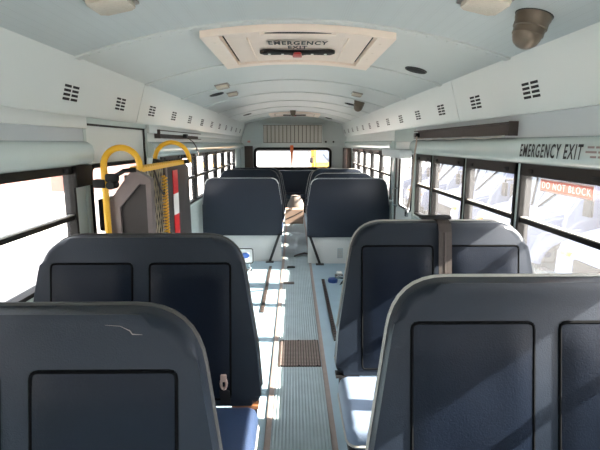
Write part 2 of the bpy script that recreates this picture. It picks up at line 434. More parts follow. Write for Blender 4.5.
box('latch_housing', -(WX-0.03), -(WX-0.0), 2.46, 2.66, 1.255, 1.37, 'black_frame', lw_, bev=0.006)
win_exit['label'] = 'emergency exit side window with red decal on its glass'

# exit lettering on the moulding
xf = WX-0.0655
sign = text_mesh('exit_lettering', 'EMERGENCY EXIT', (0, -1, 0), (0, 0, 1), (xf, 2.285, 1.424), 0.505, 0.062, 'black_ink', None, shear=0.25, thick=0.0)
tag(sign, 'black EMERGENCY EXIT lettering on pale moulding above right window', 'lettering')
bm = bmesh.new()
for k, words in enumerate((((1.755, 1.715), (1.705, 1.655), (1.645, 1.60)), ((1.765, 1.70), (1.69, 1.66), (1.65, 1.60)), ((1.735, 1.70), (1.69, 1.645)))):
    for l0, l1 in words: add_box(bm, xf-0.0006, xf, l1, l0, 1.470-k*0.018, 1.478-k*0.018)
small = finish('instruction_lines', bm, 'faded_red_ink'); tag(small, 'three short faded red print lines right of the exit lettering', 'lettering')
# decal on the glass
dc = thing('window_decal', 'pinkish red DO NOT BLOCK decal on the right exit window glass', 'decal', (WX+0.016, 2.0, 1.28))
xd = WX+0.0145
tmp = text_mesh('word', 'DO NOT BLOCK', (0, -1, 0), (0, 0, 1), (xd, 2.198, 1.277), 0.369, 0.031, 'decal_white', dc, thick=-0.02)
bm = bmesh.new(); bm.from_mesh(tmp.data); bmesh.ops.remove_doubles(bm, verts=bm.verts[:], dist=1e-6)
bmesh.ops.delete(bm, geom=[e for e in bm.edges if len(e.link_faces) > 1], context='EDGES_FACES')
bmesh.ops.delete(bm, geom=bm.faces[:], context='FACES_ONLY')
bmesh.ops.delete(bm, geom=[v for v in bm.verts if not v.link_edges], context='VERTS')
L0 = Vector(dc.location); cs = [bm.verts.new(Vector((xd, y, z))-L0) for y, z in ((1.818, 1.268), (2.209, 1.268), (2.209, 1.316), (1.818, 1.316))]
for k in range(4): bm.edges.new((cs[k], cs[(k+1) % 4]))
bmesh.ops.triangle_fill(bm, use_beauty=True, use_dissolve=False, edges=bm.edges[:], normal=Vector((-1, 0, 0)))
me = bpy.data.meshes.new('decal_sheet'); bm.to_mesh(me); bm.free(); link_mesh('decal_sheet', me, 'decal_film', dc)
bm = bmesh.new()
for (a, b, c, d) in ((1.812,2.215,1.262,1.268),(1.812,2.215,1.316,1.322),(1.812,1.818,1.268,1.316),(2.209,2.215,1.268,1.316)):
    add_box(bm, xd-0.0004, xd+0.0004, a, b, c, d)
finish('decal_border', bm, 'decal_white', dc)
bm = bmesh.new(); bm.from_mesh(tmp.data); bm.verts.ensure_lookup_table(); seen = set(); iv = []
for v0 in bm.verts:                                  # extent of every letter along the line
    if v0.index in seen: continue
    todo = [v0]; seen.add(v0.index); ys_ = []
    while todo:
        v = todo.pop(); ys_.append(v.co.y)
        for e in v.link_edges:
            q = e.other_vert(v)
            if q.index not in seen: seen.add(q.index); todo.append(q)
    iv.append((min(ys_), max(ys_)))
bm.free(); iv.sort()
gp = sorted(range(len(iv)-1), key=lambda i: iv[i][1]-iv[i+1][0])[:2]
lim = [-9]+sorted((iv[i][1]+iv[i+1][0])/2 for i in gp)+[9]
for a, b in zip(lim, lim[1:]):                       # one mesh for each word
    bm = bmesh.new(); bm.from_mesh(tmp.data)
    bmesh.ops.delete(bm, geom=[v for v in bm.verts if not a < v.co.y < b], context='VERTS')
    me = bpy.data.meshes.new('word'); bm.to_mesh(me); bm.free(); link_mesh('word', me, 'decal_white', dc)
bpy.data.objects.remove(tmp)

# ------------------------------------------------------------------ doors in the side walls
def framed_panel(s, y0, y1, z0, z1, wy0, wy1, wz0, wz1, name, material, parent, rad):
    outer = [(y0, z0), (y1, z0), (y1, z1), (y0, z1)]
    hole = rounded([(wy0, wz0), (wy1, wz0), (wy1, wz1), (wy0, wz1)], rad, 5)
    bm = bmesh.new()
    m = len(hole)
    # ring of quads: outer loop sampled at same angles
    cy, cz = (wy0+wy1)/2, (wz0+wz1)/2
    def proj(p):
        dy, dz_ = p[0]-cy, p[1]-cz; ts = []
        if dy > 1e-9: ts.append((y1-cy)/dy)
        if dy < -1e-9: ts.append((y0-cy)/dy)
        if dz_ > 1e-9: ts.append((z1-cz)/dz_)
        if dz_ < -1e-9: ts.append((z0-cz)/dz_)
        t = min(ts); return (cy+dy*t, cz+dz_*t)
    pts = list(hole)
    out = [proj(p) for p in pts]
    for corner in outer:                       # snap the nearest projected point to each corner
        j = min(range(m), key=lambda i: (out[i][0]-corner[0])**2+(out[i][1]-corner[1])**2); out[j] = corner
    xa, xb = s*(WX+0.005), s*(WX+0.045)
    A = [[bm.verts.new((x, *p)) for p in pts] for x in (xa, xb)]; B = [[bm.verts.new((x, *p)) for p in out] for x in (xa, xb)]
    for i in range(m):
        j = (i+1) % m
        bm.faces.new((A[0][i], A[0][j], B[0][j], B[0][i])); bm.faces.new((A[1][i], B[1][i], B[1][j], A[1][j]))
        bm.faces.new((A[0][i], A[1][i], A[1][j], A[0][j])); bm.faces.new((B[0][i], B[0][j], B[1][j], B[1][i]))
    o = finish(name, bm, material, parent)
    return o, hole
def gasket(s, hole, parent, r=0.011):
    tube('gasket', [(s*(WX+0.004), p[0], p[1]) for p in hole], r, 'black_frame', parent, n=8, closed=True)
# lift door on the left
d1 = empty('door_1', (-WX-0.03, 3.18, 0)); struct(d1, 'pale lift doorway with black edged window behind the wheelchair lift', 'door')
o, hole = framed_panel(-1, DOOR_L[0]+0.03, DOOR_L[1]-0.03, 0.0, 1.60, 2.70, 3.60, 0.62, 1.355, 'door_panel', 'panel_paint', d1, 0.06)
gasket(-1, hole, d1, 0.014)
box('pane', -(WX+0.018), -(WX+0.022), 2.69, 3.61, 0.61, 1.365, 'window_glass', d1)
bm = bmesh.new(); add_box(bm, -(WX+0.06), -(WX-0.012), DOOR_L[0]-0.005, DOOR_L[0]+0.03, 0, 1.63); add_box(bm, -(WX+0.06), -(WX-0.012), DOOR_L[1]-0.03, DOOR_L[1]+0.005, 0, 1.63); add_box(bm, -(WX+0.06), -(WX-0.012), DOOR_L[0], DOOR_L[1], 1.60, 1.632)
finish('door_frame', bm, 'pale_blue_paint', d1)
box('door_seal', -(WX-0.004), -(WX-0.0), DOOR_L[1]-0.06, DOOR_L[1]-0.03, 0.0, 1.60, 'black_frame', d1)
box('door_seal', -(WX-0.004), -(WX-0.0), DOOR_L[0]+0.03, DOOR_L[1]-0.03, 1.588, 1.602, 'black_frame', d1)
# side emergency door on the right
d2 = empty('door_2', (WX+0.03, 4.95, 0)); struct(d2, 'side emergency door with round cornered window on the right', 'door')
o, hole = framed_panel(1, DOOR_R[0]+0.02, DOOR_R[1]-0.02, 0.0, 1.50, 4.60, 5.16, 0.80, 1.37, 'door_panel', 'panel_paint', d2, 0.07)
gasket(1, hole, d2, 0.012)
box('pane', WX+0.018, WX+0.022, 4.59, 5.17, 0.79, 1.38, 'window_glass', d2)
bm = bmesh.new(); add_box(bm, WX-0.01, WX+0.06, DOOR_R[0]-0.01, DOOR_R[0]+0.02, 0, 1.632); add_box(bm, WX-0.01, WX+0.06, DOOR_R[1]-0.02, DOOR_R[1]+0.01, 0, 1.632); add_box(bm, WX-0.01, WX+0.06, DOOR_R[0], DOOR_R[1], 1.5, 1.65)
finish('door_frame', bm, 'pale_blue_paint', d2)
box('door_seal', WX-0.004, WX+0.004, 5.30, 5.36, 0.0, 1.40, 'dark_brown', d2)
hd = tube('door_handle', [(WX, 5.22, 0.98), (WX-0.05, 5.22, 0.98), (WX-0.05, 5.22, 0.80), (WX, 5.22, 0.78)], 0.012, 'chrome', d2)
pad = box('door_padding', 0.99, 1.112, 4.36, 5.24, 1.345, 1.43, 'grey_panel', None, bev=0.015)
tag(pad, 'grey padded header box above the right side emergency door', 'padding')

# ------------------------------------------------------------------ rear wall
wb = empty('wall_back', (0, YB, 0)); struct(wb, 'rear end wall with wide black framed window', 'wall')
RW = (-0.868, 0.812, 0.929, 1.360)
Yw = YB-0.05
bm = bmesh.new()
add_box(bm, -1.30, RW[0], Yw, YB+0.05, 0, 2.13); add_box(bm, RW[1], 1.30, Yw, YB+0.05, 0, 2.13)
add_box(bm, RW[0], RW[1], Yw, YB+0.05, 0, RW[2]); add_box(bm, RW[0], RW[1], Yw, YB+0.05, RW[3], 2.13)
finish('wall_panel', bm, 'panel_paint', wb)
hole = rounded([(RW[0], RW[2]), (RW[1], RW[2]), (RW[1], RW[3]), (RW[0], RW[3])], 0.09, 5)
tube('window_gasket', [(p[0], Yw-0.004, p[1]) for p in hole], 0.034, 'black_frame', wb, closed=True)
box('pane', RW[0], RW[1], Yw+0.03, Yw+0.034, RW[2], RW[3], 'window_glass', wb)
box('corner_panel', -1.10, -0.915, Yw-0.02, Yw, 0.86, 1.43, 'brown_panel', wb, bev=0.004)
box('corner_panel', 1.09, 1.172, Yw-0.9, Yw, 0.86, 1.385, 'brown_panel', wb, bev=0.004)
box('rear_header', -1.10, 1.10, Yw-0.03, Yw, 1.425, 1.475, 'panel_paint', wb, bev=0.008)
for x in (0.71, 0.88):
    bm = lathe_bm([(0, 0.02), (0.016, 0.018), (0.022, 0.0), (0, 0)], 10); bmesh.ops.rotate(bm, verts=bm.verts[:], cent=(0,0,0), matrix=Matrix.Rotation(math.pi/2, 3, 'X'))
    bmesh.ops.translate(bm, vec=(x, Yw-0.03, 1.515), verts=bm.verts[:]); finish('knob', bm, 'slot_black', wb, smooth=True)
bm = bmesh.new(); add_box(bm, -1.03, -0.97, Yw-0.01, Yw, 1.50, 1.54); finish('marker_plate', bm, 'decal_pink', wb)
ac = thing('air_conditioner', 'air conditioning grille with vertical bars above the rear window', 'vent', (-0.02, Yw-0.2, 1.5))
AX0, AX1, AZ0, AZ1 = -0.665, 0.61, 1.49, 1.875
box('housing', AX0-0.03, AX1+0.03, Yw-0.2, Yw-0.031, AZ0-0.012, AZ1+0.03, 'panel_paint', ac, bev=0.01)
box('backing', AX0, AX1, Yw-0.204, Yw-0.2, AZ0, AZ1, 'grille_dark', ac)
nb = 15
for i in range(nb):
    c0 = AX0+(AX1-AX0)*i/nb
    bm = bmesh.new()
    add_box(bm, c0+0.008, c0+(AX1-AX0)/nb-0.008, Yw-0.212, Yw-0.206, AZ0+0.01, AZ1-0.01)
    bm2 = bm
    finish('louvre', bm2, 'grille_bar', ac)
for z in (AZ0, AZ1-0.006):
    box('cross_bar', AX0, AX1, Yw-0.216, Yw-0.212, z, z+0.008, 'grille_dark', ac)
hl = thing('release_lever', 'orange red release lever hanging over the rear window', 'lever', (-0.04, Yw-0.06, 1.0))
prism('lever', rounded([(-0.085, 1.44), (-0.01, 1.44), (-0.028, 0.98), (-0.062, 0.98)], 0.012), Yw-0.075, Yw-0.055, 'y', 'orange_plastic', hl, bev=0.004)
box('bracket', -0.085, -0.01, Yw-0.055, Yw-0.03, 1.39, 1.43, 'red_plastic', hl)
box('tip', -0.056, -0.034, Yw-0.07, Yw-0.058, 0.93, 0.99, 'dark_metal', hl)

# front end wall behind the camera with the windscreen
wf = empty('wall_front', (0, YF, 0)); struct(wf, 'front end wall with windscreen', 'wall')
bm = bmesh.new()
add_box(bm, -1.30, -1.08, YF-0.1, YF, 0, 2.13); add_box(bm, 1.08, 1.30, YF-0.1, YF, 0, 2.13)
add_box(bm, -1.08, 1.08, YF-0.1, YF, 0, 0.75); add_box(bm, -1.08, 1.08, YF-0.1, YF, 1.70, 2.13); add_box(bm, -0.03, 0.03, YF-0.1, YF, 0.75, 1.70)
finish('wall_panel', bm, 'panel_paint', wf)
for a, b in ((-1.08, -0.03), (0.03, 1.08)): box('windscreen_pane', a, b, YF-0.06, YF-0.055, 0.75, 1.70, 'window_glass', wf)
# roof skin outside, closes the shell over headers and ceiling
bm = bmesh.new(); pr = [(-1.30, 1.60), (-1.28, 1.98), (-1.10, 2.10), (-0.6, 2.20), (0, 2.24), (0.6, 2.20), (1.10, 2.10), (1.28, 1.98), (1.30, 1.60)]
pr2 = [(x*0.985, z-0.02) for x, z in reversed(pr)]
add_prism(bm, pr+pr2, YF-0.1, YB+0.05, 'y'); struct(finish('trim_1', bm, 'panel_paint', None, smooth=True), 'outer roof skin of the bus', 'roof')

# ------------------------------------------------------------------ seats
def seat_outline(hb=0.495, htop=0.398, z0=0.42, z1=1.12):
    return rounded([(-hb, z0), (hb, z0), (hb-0.02, z0+0.22), (htop, z1), (-htop, z1), (-hb+0.02, z0+0.22)], [0.05, 0.05, 0.5, 0.17, 0.17, 0.5], 8)
LEAN = 0.17
def lean_bm(bm, z_ref):
    for v in bm.verts: v.co.y += LEAN*(v.co.z-z_ref)
def make_back(parent, top, panels=True, pipe='piping_grey', drop=0.105, thick=0.085):
    """local coordinates: front face at y=0 at the top, seat centred on x=0"""
    ol = seat_outline(z1=top)
    bm = bmesh.new(); f0, f1 = add_prism(bm, ol, 0.0, thick, 'y')
    bmesh.ops.bevel(bm, geom=list(set(f0.edges)|set(f1.edges)), offset=0.024, segments=4, affect='EDGES', profile=0.5)
    lean_bm(bm, top)
    b = finish('backrest', bm, 'navy_vinyl', parent, smooth=True, local=True)
    # beige piping round the rear edge
    cx = [(p[0]*1.0, thick-0.018, p[1]) for p in ol if p[1] > 0.46]
    bm = bmesh.new(); add_tube(bm, cx, 0.0065, 6); lean_bm(bm, top); finish('piping', bm, pipe, b, smooth=True, local=True)
    if panels:
        for x0, x1 in ((-0.367, -0.036), (0.036, 0.367)):
            po = rounded([(x0, 0.45), (x1, 0.45), (x1, top-drop), (x0, top-drop)], 0.018, 3)
            # puffed pad
            bm = bmesh.new(); N = 12; M = 16; g = []
            for j in range(M+1):
                row = []
                for i in range(N+1):
                    u, v = i/N, j/M
                    bulge = (min(1, 6*u)*min(1, 6*(1-u))*min(1, 8*v)*min(1, 8*(1-v)))**0.5
                    row.append(bm.verts.new((x0+(x1-x0)*u, -0.002-0.008*bulge-0.0012*(1+math.sin(9*u+7*v))*bulge, 0.45+(top-drop-0.45)*v)))
                g.append(row)
            for j in range(M):
                for i in range(N): bm.faces.new((g[j][i], g[j][i+1], g[j+1][i+1], g[j+1][i]))
            rim = [g[0][i] for i in range(N+1)]+[g[j][N] for j in range(1, M+1)]+[g[M][i] for i in range(N-1, -1, -1)]+[g[j][0] for j in range(M-1, 0, -1)]
            back = [bm.verts.new((v.co.x, 0.012, v.co.z)) for v in rim]
            for i in range(len(rim)): bm.faces.new((rim[i], back[i], back[(i+1) % len(rim)], rim[(i+1) % len(rim)]))
            bm.faces.new(back)
            lean_bm(bm, top); pn = finish('back_panel', bm, 'navy_panel', b, smooth=True, local=True)
            bm = bmesh.new(); add_tube(bm, [(p[0], -0.0005, p[1]) for p in po], 0.0048, 6, True); lean_bm(bm, top)
            finish('welt', bm, 'welt_black', b, smooth=True, local=True)
    return b
def make_seat(label, x, y, top, aisle, group=None, cushion='blue_cushion', panels=True, drop=0.105):
    """aisle = +1 when the aisle is on the +x side"""
    t = thing('bus_seat', label, 'seat', (x, y, 0), group)
    make_back(t, top, panels, 'piping_beige' if aisle < 0 else 'piping_grey', drop)
    yb = -LEAN*(top-0.42)
    bm = bmesh.new(); add_box(bm, -0.48, 0.48, yb-0.40, yb+0.03, 0.305, 0.415, 0.045, 5)
    for v in bm.verts:                                     # slightly crowned top
        if v.co.z > 0.36: v.co.z += 0.018*max(0, 1-(v.co.x/0.5)**2)*max(0, 1-((v.co.y-yb+0.19)/0.25)**2)
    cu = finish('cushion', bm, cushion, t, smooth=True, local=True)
    loop = rounded([(-0.478, yb-0.395), (0.478, yb-0.395), (0.478, yb+0.02), (-0.478, yb+0.02)], 0.05, 5)
    tube('cushion_piping', [(p[0], p[1], 0.335) for p in loop], 0.007, 'piping_beige', cu, n=6, closed=True, local=True)
    bm = bmesh.new()
    for yy in (yb-0.36, yb-0.02):
        add_tube(bm, [(-0.47, yy, 0.29), (0.47, yy, 0.29)], 0.014, 8)
    for xx in (-0.46, 0.46):
        add_tube(bm, [(xx, yb-0.36, 0.29), (xx, yb+0.02, 0.29), (xx, yb+0.06, 0.45), (xx*0.93, yb+0.10, 0.72)], 0.013, 8)
    finish('seat_frame', bm, 'dark_metal', t, smooth=True, local=True)
    bm = bmesh.new(); add_box(bm, aisle*0.43-0.06, aisle*0.43+0.05, yb+0.0, yb+0.055, 0.405, 0.418); finish('hinge', bm, 'rust_metal' if aisle > 0 else 'dark_metal', t, local=True)
    for yy in (yb-0.33, yb-0.03):
        xx = aisle*0.40
        l = tube('leg', [(xx, yy, 0.29), (xx, yy-0.01 if yy < yb-0.2 else yy+0.02, 0.005)], 0.014, 'dark_metal', t, local=True)
        box('foot', xx-0.03, xx+0.03, yy-0.04, yy+0.05, 0.0, 0.008, 'dark_metal', l, local=True)
    box('wall_bracket', -aisle*0.48, -aisle*0.46, yb-0.36, yb, 0.25, 0.30, 'dark_metal', t, local=True)
    return t
CL, CR = -0.630, 0.684
seat_L1 = make_seat('navy vinyl bus seat nearest the camera on the left, torn seam on top', CL-0.006, 1.00, 1.106, 1, drop=0.128)
seat_L2 = make_seat('navy two-panel bus seat second from the camera on the left', CL, 1.86, 1.107, 1)
seat_R1 = make_seat('navy two-panel bus seat nearest the camera on the right', CR, 1.19, 1.117, -1)
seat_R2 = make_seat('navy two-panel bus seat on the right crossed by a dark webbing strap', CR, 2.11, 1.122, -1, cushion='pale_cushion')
# torn seam on the nearest left seat
bm = bmesh.new(); add_tube(bm, [(0.205, 0.0, 1.082), (0.24, -0.001, 1.080), (0.262, -0.002, 1.070), (0.268, -0.002, 1.062), (0.290, 0.0, 1.060)], [0.0003, 0.0005, 0.0010, 0.0012, 0.0003], 6)
for v in bm.verts: v.co.y += LEAN*(v.co.z-1.106)
finish('torn_seam', bm, 'trim_brown', seat_L1, label='pale torn seam', smooth=True, local=True)
back_rows = [('navy bus seat directly behind the left padded barrier', CL, 6.50, 1, 1.12), ('navy bus seat in the middle row behind the left barrier', CL, 7.30, 1, 1.10), ('navy bus seat in the last row before the left rear bench', CL, 8.10, 1, 1.04),
             ('navy bus seat directly behind the right padded barrier', CR, 6.35, -1, 1.075), ('navy bus seat in the middle row behind the right barrier', CR, 7.20, -1, 1.09), ('navy bus seat in the last row before the right rear bench', CR, 8.05, -1, 1.03)]
for lab, x, y, a, tp in back_rows:
    make_seat(lab, x, y, tp, a, 'seats behind the barriers')
# rear bench
rbn = thing('rear_bench', 'dark navy rear bench below the rear window', 'bench', (0, 10.2, 0))
bm = bmesh.new(); f0, f1 = add_prism(bm, rounded([(-1.08, 0.40), (1.08, 0.40), (1.08, 0.89), (-1.08, 0.89)], 0.05), 10.17, 10.29, 'y')
bmesh.ops.bevel(bm, geom=list(set(f0.edges)|set(f1.edges)), offset=0.02, segments=3, affect='EDGES'); finish('backrest', bm, 'navy_vinyl', rbn, smooth=True)
box('cushion', -1.08, 1.08, 9.78, 10.18, 0.30, 0.42, 'navy_vinyl', rbn, bev=0.035)
box('base', -1.06, 1.06, 9.86, 10.18, 0.0, 0.30, 'dark_metal', rbn)

# ------------------------------------------------------------------ padded barriers
def barrier(name_label, x0, x1, y, top, bot, aisle, vent):
    c = (x0+x1)/2
    t = thing('padded_barrier', name_label, 'barrier', (c, y, 0), 'padded barriers across the aisle')
    h = (x1-x0)/2
    ol = rounded([(c-h, bot), (c+h, bot), (c+h, top-0.3), (c+h-0.05, top), (c-h+0.05, top), (c-h, top-0.3)], [0.02, 0.02, 0.3, 0.10, 0.10, 0.3], 6)
    bm = bmesh.new(); f0, f1 = add_prism(bm, ol, y, y+0.07, 'y')
    bmesh.ops.bevel(bm, geom=list(set(f0.edges)|set(f1.edges)), offset=0.02, segments=3, affect='EDGES', profile=0.5)
    p = finish('pad', bm, 'barrier_vinyl', t, smooth=True)
    tube('piping', [(q[0]*1+(c-q[0])*0.012, y+0.006, q[1]-(0.006 if q[1] > bot+0.2 else 0)) for q in ol if q[1] > bot+0.1], 0.007, 'white_paint', p, n=6)
    k = box('kick_panel', c-h+0.01, c+h-0.01, y+0.045, y+0.06, 0.0, bot+0.02, 'white_paint', t)
    if vent:
        vx = vent
        box('vent_plate', vx-0.035, vx+0.035, y+0.041, y+0.045, 0.07, 0.20, 'grey_panel', k, bev=0.002)
        for i in range(5): box('vent_slat', vx-0.027, vx+0.027, y+0.038, y+0.041, 0.085+i*0.022, 0.093+i*0.022, 'grille_bar', k)
    xa = c+aisle*(h-0.03)
    lg = prism('leg', [(xa-0.016, bot+0.03), (xa+0.016, bot+0.03), (xa-aisle*0.13+0.016, 0.006), (xa-aisle*0.13-0.016, 0.006)], y+0.0, y+0.03, 'y', 'dark_metal', t)
    box('foot', xa-aisle*0.13-0.05, xa-aisle*0.13+0.05, y-0.04, y+0.04, 0.0, 0.010, 'dark_metal', lg, bev=0.003)
    xw = c-aisle*(h-0.03)
    box('post', xw-0.015, xw+0.015, y+0.005, y+0.035, 0.0, bot+0.03, 'dark_metal', t)
    return t
barrier('navy padded barrier with white kick panel left of the aisle', -1.14, -0.15, 5.68, 1.07, 0.345, 1, None)
barrier('navy padded barrier whose white kick panel has a small grey vent', 0.16, 1.165, 5.55, 1.072, 0.345, -1, 0.575)

# ------------------------------------------------------------------ strap over the right seat, seat belt buckle
ys = 2.11
st = thing('webbing_strap', 'dark brown webbing strap looped over the second right seat', 'strap', (0.70, ys-0.02, 0.5))
pts = [(0.70, ys-0.020+LEAN*(z-1.122), z) for z in (0.46, 0.7, 0.9, 1.04, 1.085)] + [(0.70, ys-0.010, 1.118), (0.70, ys+0.02, 1.130), (0.70, ys+0.07, 1.130), (0.70, ys+0.100, 1.105)] + [(0.70, ys+0.104+LEAN*(z-1.122), z) for z in (1.05, 0.8)]
ribbon('strap', pts, (0.030, 0, 0), 0.006, 'webbing', st)
ribbon('strap_seam', [(p[0], p[1]-0.0045, p[2]) for p in pts[:5]], (0.004, 0, 0), 0.002, 'dark_brown', st)
bm = bmesh.new(); add_box(bm, 0.60, 0.745, ys+0.025, ys+0.075, 1.134, 1.150, 0.005); finish('buckle', bm, 'slot_black', st, smooth=True)
bk = thing('seat_belt', 'seat belt buckle tucked into the second left seat', 'seat belt', (-0.285, 1.72, 0.43))
bm = bmesh.new(); add_tube(bm, [(-0.285+0.011*math.cos(a), 1.718, 0.535+0.024*math.sin(a)) for a in [k*math.pi/6 for k in range(12)]], 0.006, 6, True)
finish('buckle', bm, 'buckle_pink', bk, smooth=True)
box('tongue', -0.297, -0.273, 1.708, 1.722, 0.545, 0.575, 'buckle_pink', bk, bev=0.004)
ribbon('belt', [(-0.283, 1.735, 0.435), (-0.281, 1.722, 0.47), (-0.284, 1.718, 0.505)], (0.02, 0, 0), 0.004, 'slot_black', bk)

# ------------------------------------------------------------------ roof hatches
def hatch(label, x0, x1, y0, y1, full):
    c = (x0+x1)/2
    t = thing('roof_hatch', label, 'hatch', (c, (y0+y1)/2, ceil_z(0)))
    fx = 0.09; fy = 0.10; fn = 0.022
    def hz(x): return ceil_z(x-c*0.0)
    def arch(a, b, ya, yb_, d0, d1, nm, mt_, par, bev=0.0):
        n = 10; X = [a+(b-a)*i/n for i in range(n+1)]
        return prism(nm, [(x, hz(x)+d0) for x in X]+[(x, hz(x)+d1) for x in reversed(X)], ya, yb_, 'y', mt_, par, smooth=True)
    bm = bmesh.new(); n = 10
    for (a, b, ya, yb_) in ((x0, x1, y0, y0+fn), (x0, x1, y1-fy, y1), (x0, x0+fx, y0+fn, y1-fy), (x1-fx, x1, y0+fn, y1-fy)):
        X = [a+(b-a)*i/n for i in range(n+1)]
        add_prism(bm, [(x, hz(x)-0.035) for x in X]+[(x, hz(x)-0.001) for x in reversed(X)], ya, yb_, 'y')
    finish('frame', bm, 'hatch_plastic', t, smooth=True)
    cv = arch(x0+fx+0.018, x1-fx-0.018, y0+fn+0.03, y1-fy-0.012, -0.022, -0.002, 'cover', 'hatch_plastic_inner', t)
    arch(x0+fx, x1-fx, y0+fn, y1-fy, -0.006, -0.001, 'gap_shade', 'slot_black', t)  # black sheet standing in for the shade in the slits round the cover
    zc = ceil_z(0)-0.031
    box('latch_slot', c-0.17, c+0.17, y0+fn-0.002, y0+fn+0.028, zc-0.006, zc+0.012, 'slot_black', t)
    if full:
        box('ridge', c-0.20, c+0.20, y0+fn+0.05, y0+fn+0.09, zc-0.006, zc+0.008, 'hatch_plastic', t, bev=0.005)
        text_mesh('lettering', 'EMERGENCY', (1, 0, 0), (0, -1, 0), (c-0.165, y0+0.335, zc-0.004), 0.335, 0.10, 'black_ink', t, thick=0.015)
        text_mesh('lettering', 'EXIT', (1, 0, 0), (0, -1, 0), (c-0.056, y0+0.445, zc-0.004), 0.112, 0.085, 'black_ink', t, thick=0.015)
        for sx in (-1, 1):
            box('cover_rib', c+sx*0.27-0.004, c+sx*0.27+0.004, y0+fy+0.06, y1-fy-0.05, ceil_z(0.27)-0.034, ceil_z(0.27)-0.02, 'hatch_plastic', t, bev=0.003)
    yh = y0+0.465
    hd = prism('handle', rounded([(c-0.23, yh+0.03), (c-0.20, yh), (c-0.06, yh+0.025), (c+0.06, yh+0.025), (c+0.20, yh), (c+0.23, yh+0.03), (c+0.205, yh+0.085), (c+0.05, yh+0.070), (c+0.03, yh+0.10), (c-0.03, yh+0.10), (c-0.05, yh+0.070), (c-0.205, yh+0.085)], 0.012, 3), zc-0.022, zc-0.002, 'z', 'slot_black', t, bev=0.004)
    prism('knob', rounded([(c-0.022, yh-0.02), (c+0.022, yh-0.02), (c+0.03, yh+0.10), (c-0.03, yh+0.10)], 0.012, 3), zc-0.034, zc-0.022, 'z', 'red_plastic', hd, bev=0.005)
    if full:
        for dx in (-0.17, -0.09, 0.09, 0.17):
            bm = lathe_bm([(0, -0.006), (0.009, -0.003), (0.009, 0.0)], 10); bmesh.ops.translate(bm, vec=(c+dx, yh+0.045, zc-0.022), verts=bm.verts[:])
            finish('screw', bm, 'white_ink', hd, smooth=True)
        for sx in (x0+0.05, x1-0.05):
            for yy in (y0+0.15, y0+0.4, y1-0.4, y1-0.15):
                bm = lathe_bm([(0, -0.004), (0.010, -0.002), (0.010, 0.004)], 8); bmesh.ops.translate(bm, vec=(sx, yy, hz(sx)-0.034), verts=bm.verts[:])
                finish('rivet', bm, 'hatch_plastic_inner', t, smooth=True)
    return t
hatch('cream roof hatch reading EMERGENCY EXIT with red latch near the camera', -0.47, 0.515, 2.43, 3.425, True)
hatch('small looking cream roof hatch far back above the rear seats', -0.47, 0.50, 8.85, 9.75, False)

# ------------------------------------------------------------------ ceiling fixtures
def on_ceiling(o, x, y, dz=0.0):
    o.location = (x, y, ceil_z(x)+dz); o.rotation_euler = (0, -math.atan(ceil_slope(x)), 0)
def speaker(label, x, y):
    t = thing('ceiling_speaker', label, 'speaker', group='round black ceiling speakers')
    bm = lathe_bm([(0.0, -0.014), (0.04, -0.013), (0.062, -0.009), (0.066, -0.004), (0.066, 0.0), (0, 0)], 24); finish('grille', bm, 'slot_black', t, smooth=True, local=True)
    bm = bmesh.new(); add_tube(bm, [(0.069*math.cos(2*math.pi*k/24), 0.069*math.sin(2*math.pi*k/24), -0.004) for k in range(24)], 0.006, 6, True); finish('rim', bm, 'dark_metal', t, smooth=True, local=True)
    on_ceiling(t, x, y)
speaker('round black ceiling speaker right of the near roof hatch', 0.815, 3.19)
speaker('round black ceiling speaker on the left beyond the near hatch', -0.785, 4.85)
speaker('round black ceiling speaker on the right beside the far brown dome', 0.735, 6.17)
speaker('round black ceiling speaker far back on the left', -0.80, 8.13)
speaker('round black ceiling speaker farthest back on the right', 0.72, 9.7)
def dome(label, x, y, r, dz=0.0, tilt=0.0):
    t = thing('dome_fixture', label, 'dome fixture', group='brown ceiling domes')
    bm = lathe_bm([(0, 0), (r, 0), (r*1.0, -0.25*r), (r*0.93, -0.42*r), (r*0.95, -0.75*r), (r*0.88, -0.8*r)], 28); finish('collar', bm, 'dome_brown', t, smooth=True, local=True)
    bm = lathe_bm([(r*0.86, -0.72*r), (r*0.87, -1.15*r), (r*0.80, -1.22*r), (r*0.78, -1.35*r), (r*0.66, -1.62*r), (r*0.42, -1.82*r), (r*0.15, -1.92*r), (0, -1.93*r)], 28); finish('dome', bm, 'dome_brown', t, smooth=True, local=True)
    bm = bmesh.new(); add_tube(bm, [(r*1.01*math.cos(2*math.pi*k/28), r*1.01*math.sin(2*math.pi*k/28), -0.012*r) for k in range(28)], 0.05*r, 6, True); finish('rim', bm, 'dark_metal', t, smooth=True, local=True)
    on_ceiling(t, x, y, dz); t.rotation_euler[1] += tilt
    return t
dome('big brown metal dome fixture on the ceiling near the camera', 0.885, 1.79, 0.064)
dome('brown metal dome fixture halfway along the right ceiling edge', 0.785, 5.65, 0.064)
dome('small brown dome fixture in front of the rear grille', -0.015, 8.65, 0.055)
def lamp(label, x, y, sx, sy):
    t = thing('ceiling_lamp', label, 'lamp', group='rectangular ceiling lamps')
    box('rim', -sx, sx, -sy, sy, -0.012, 0.0, 'lamp_rim', t, bev=0.004, local=True)
    prism('lens', rounded([(-sx*0.86, -sy*0.86), (sx*0.86, -sy*0.86), (sx*0.86, sy*0.86), (-sx*0.86, sy*0.86)], 0.02, 4), -0.032, -0.010, 'z', 'lamp_lens', t, bev=0.008, local=True)
    on_ceiling(t, x, y)
lamp('rectangular beige ceiling lamp at the top left of the view', -0.665, 1.79, 0.078, 0.095)
lamp('rectangular beige ceiling lamp left of the big brown dome', 0.69, 1.75, 0.078, 0.095)
lamp('small beige ceiling lamp on the left before the speaker', -0.65, 4.35, 0.062, 0.09)
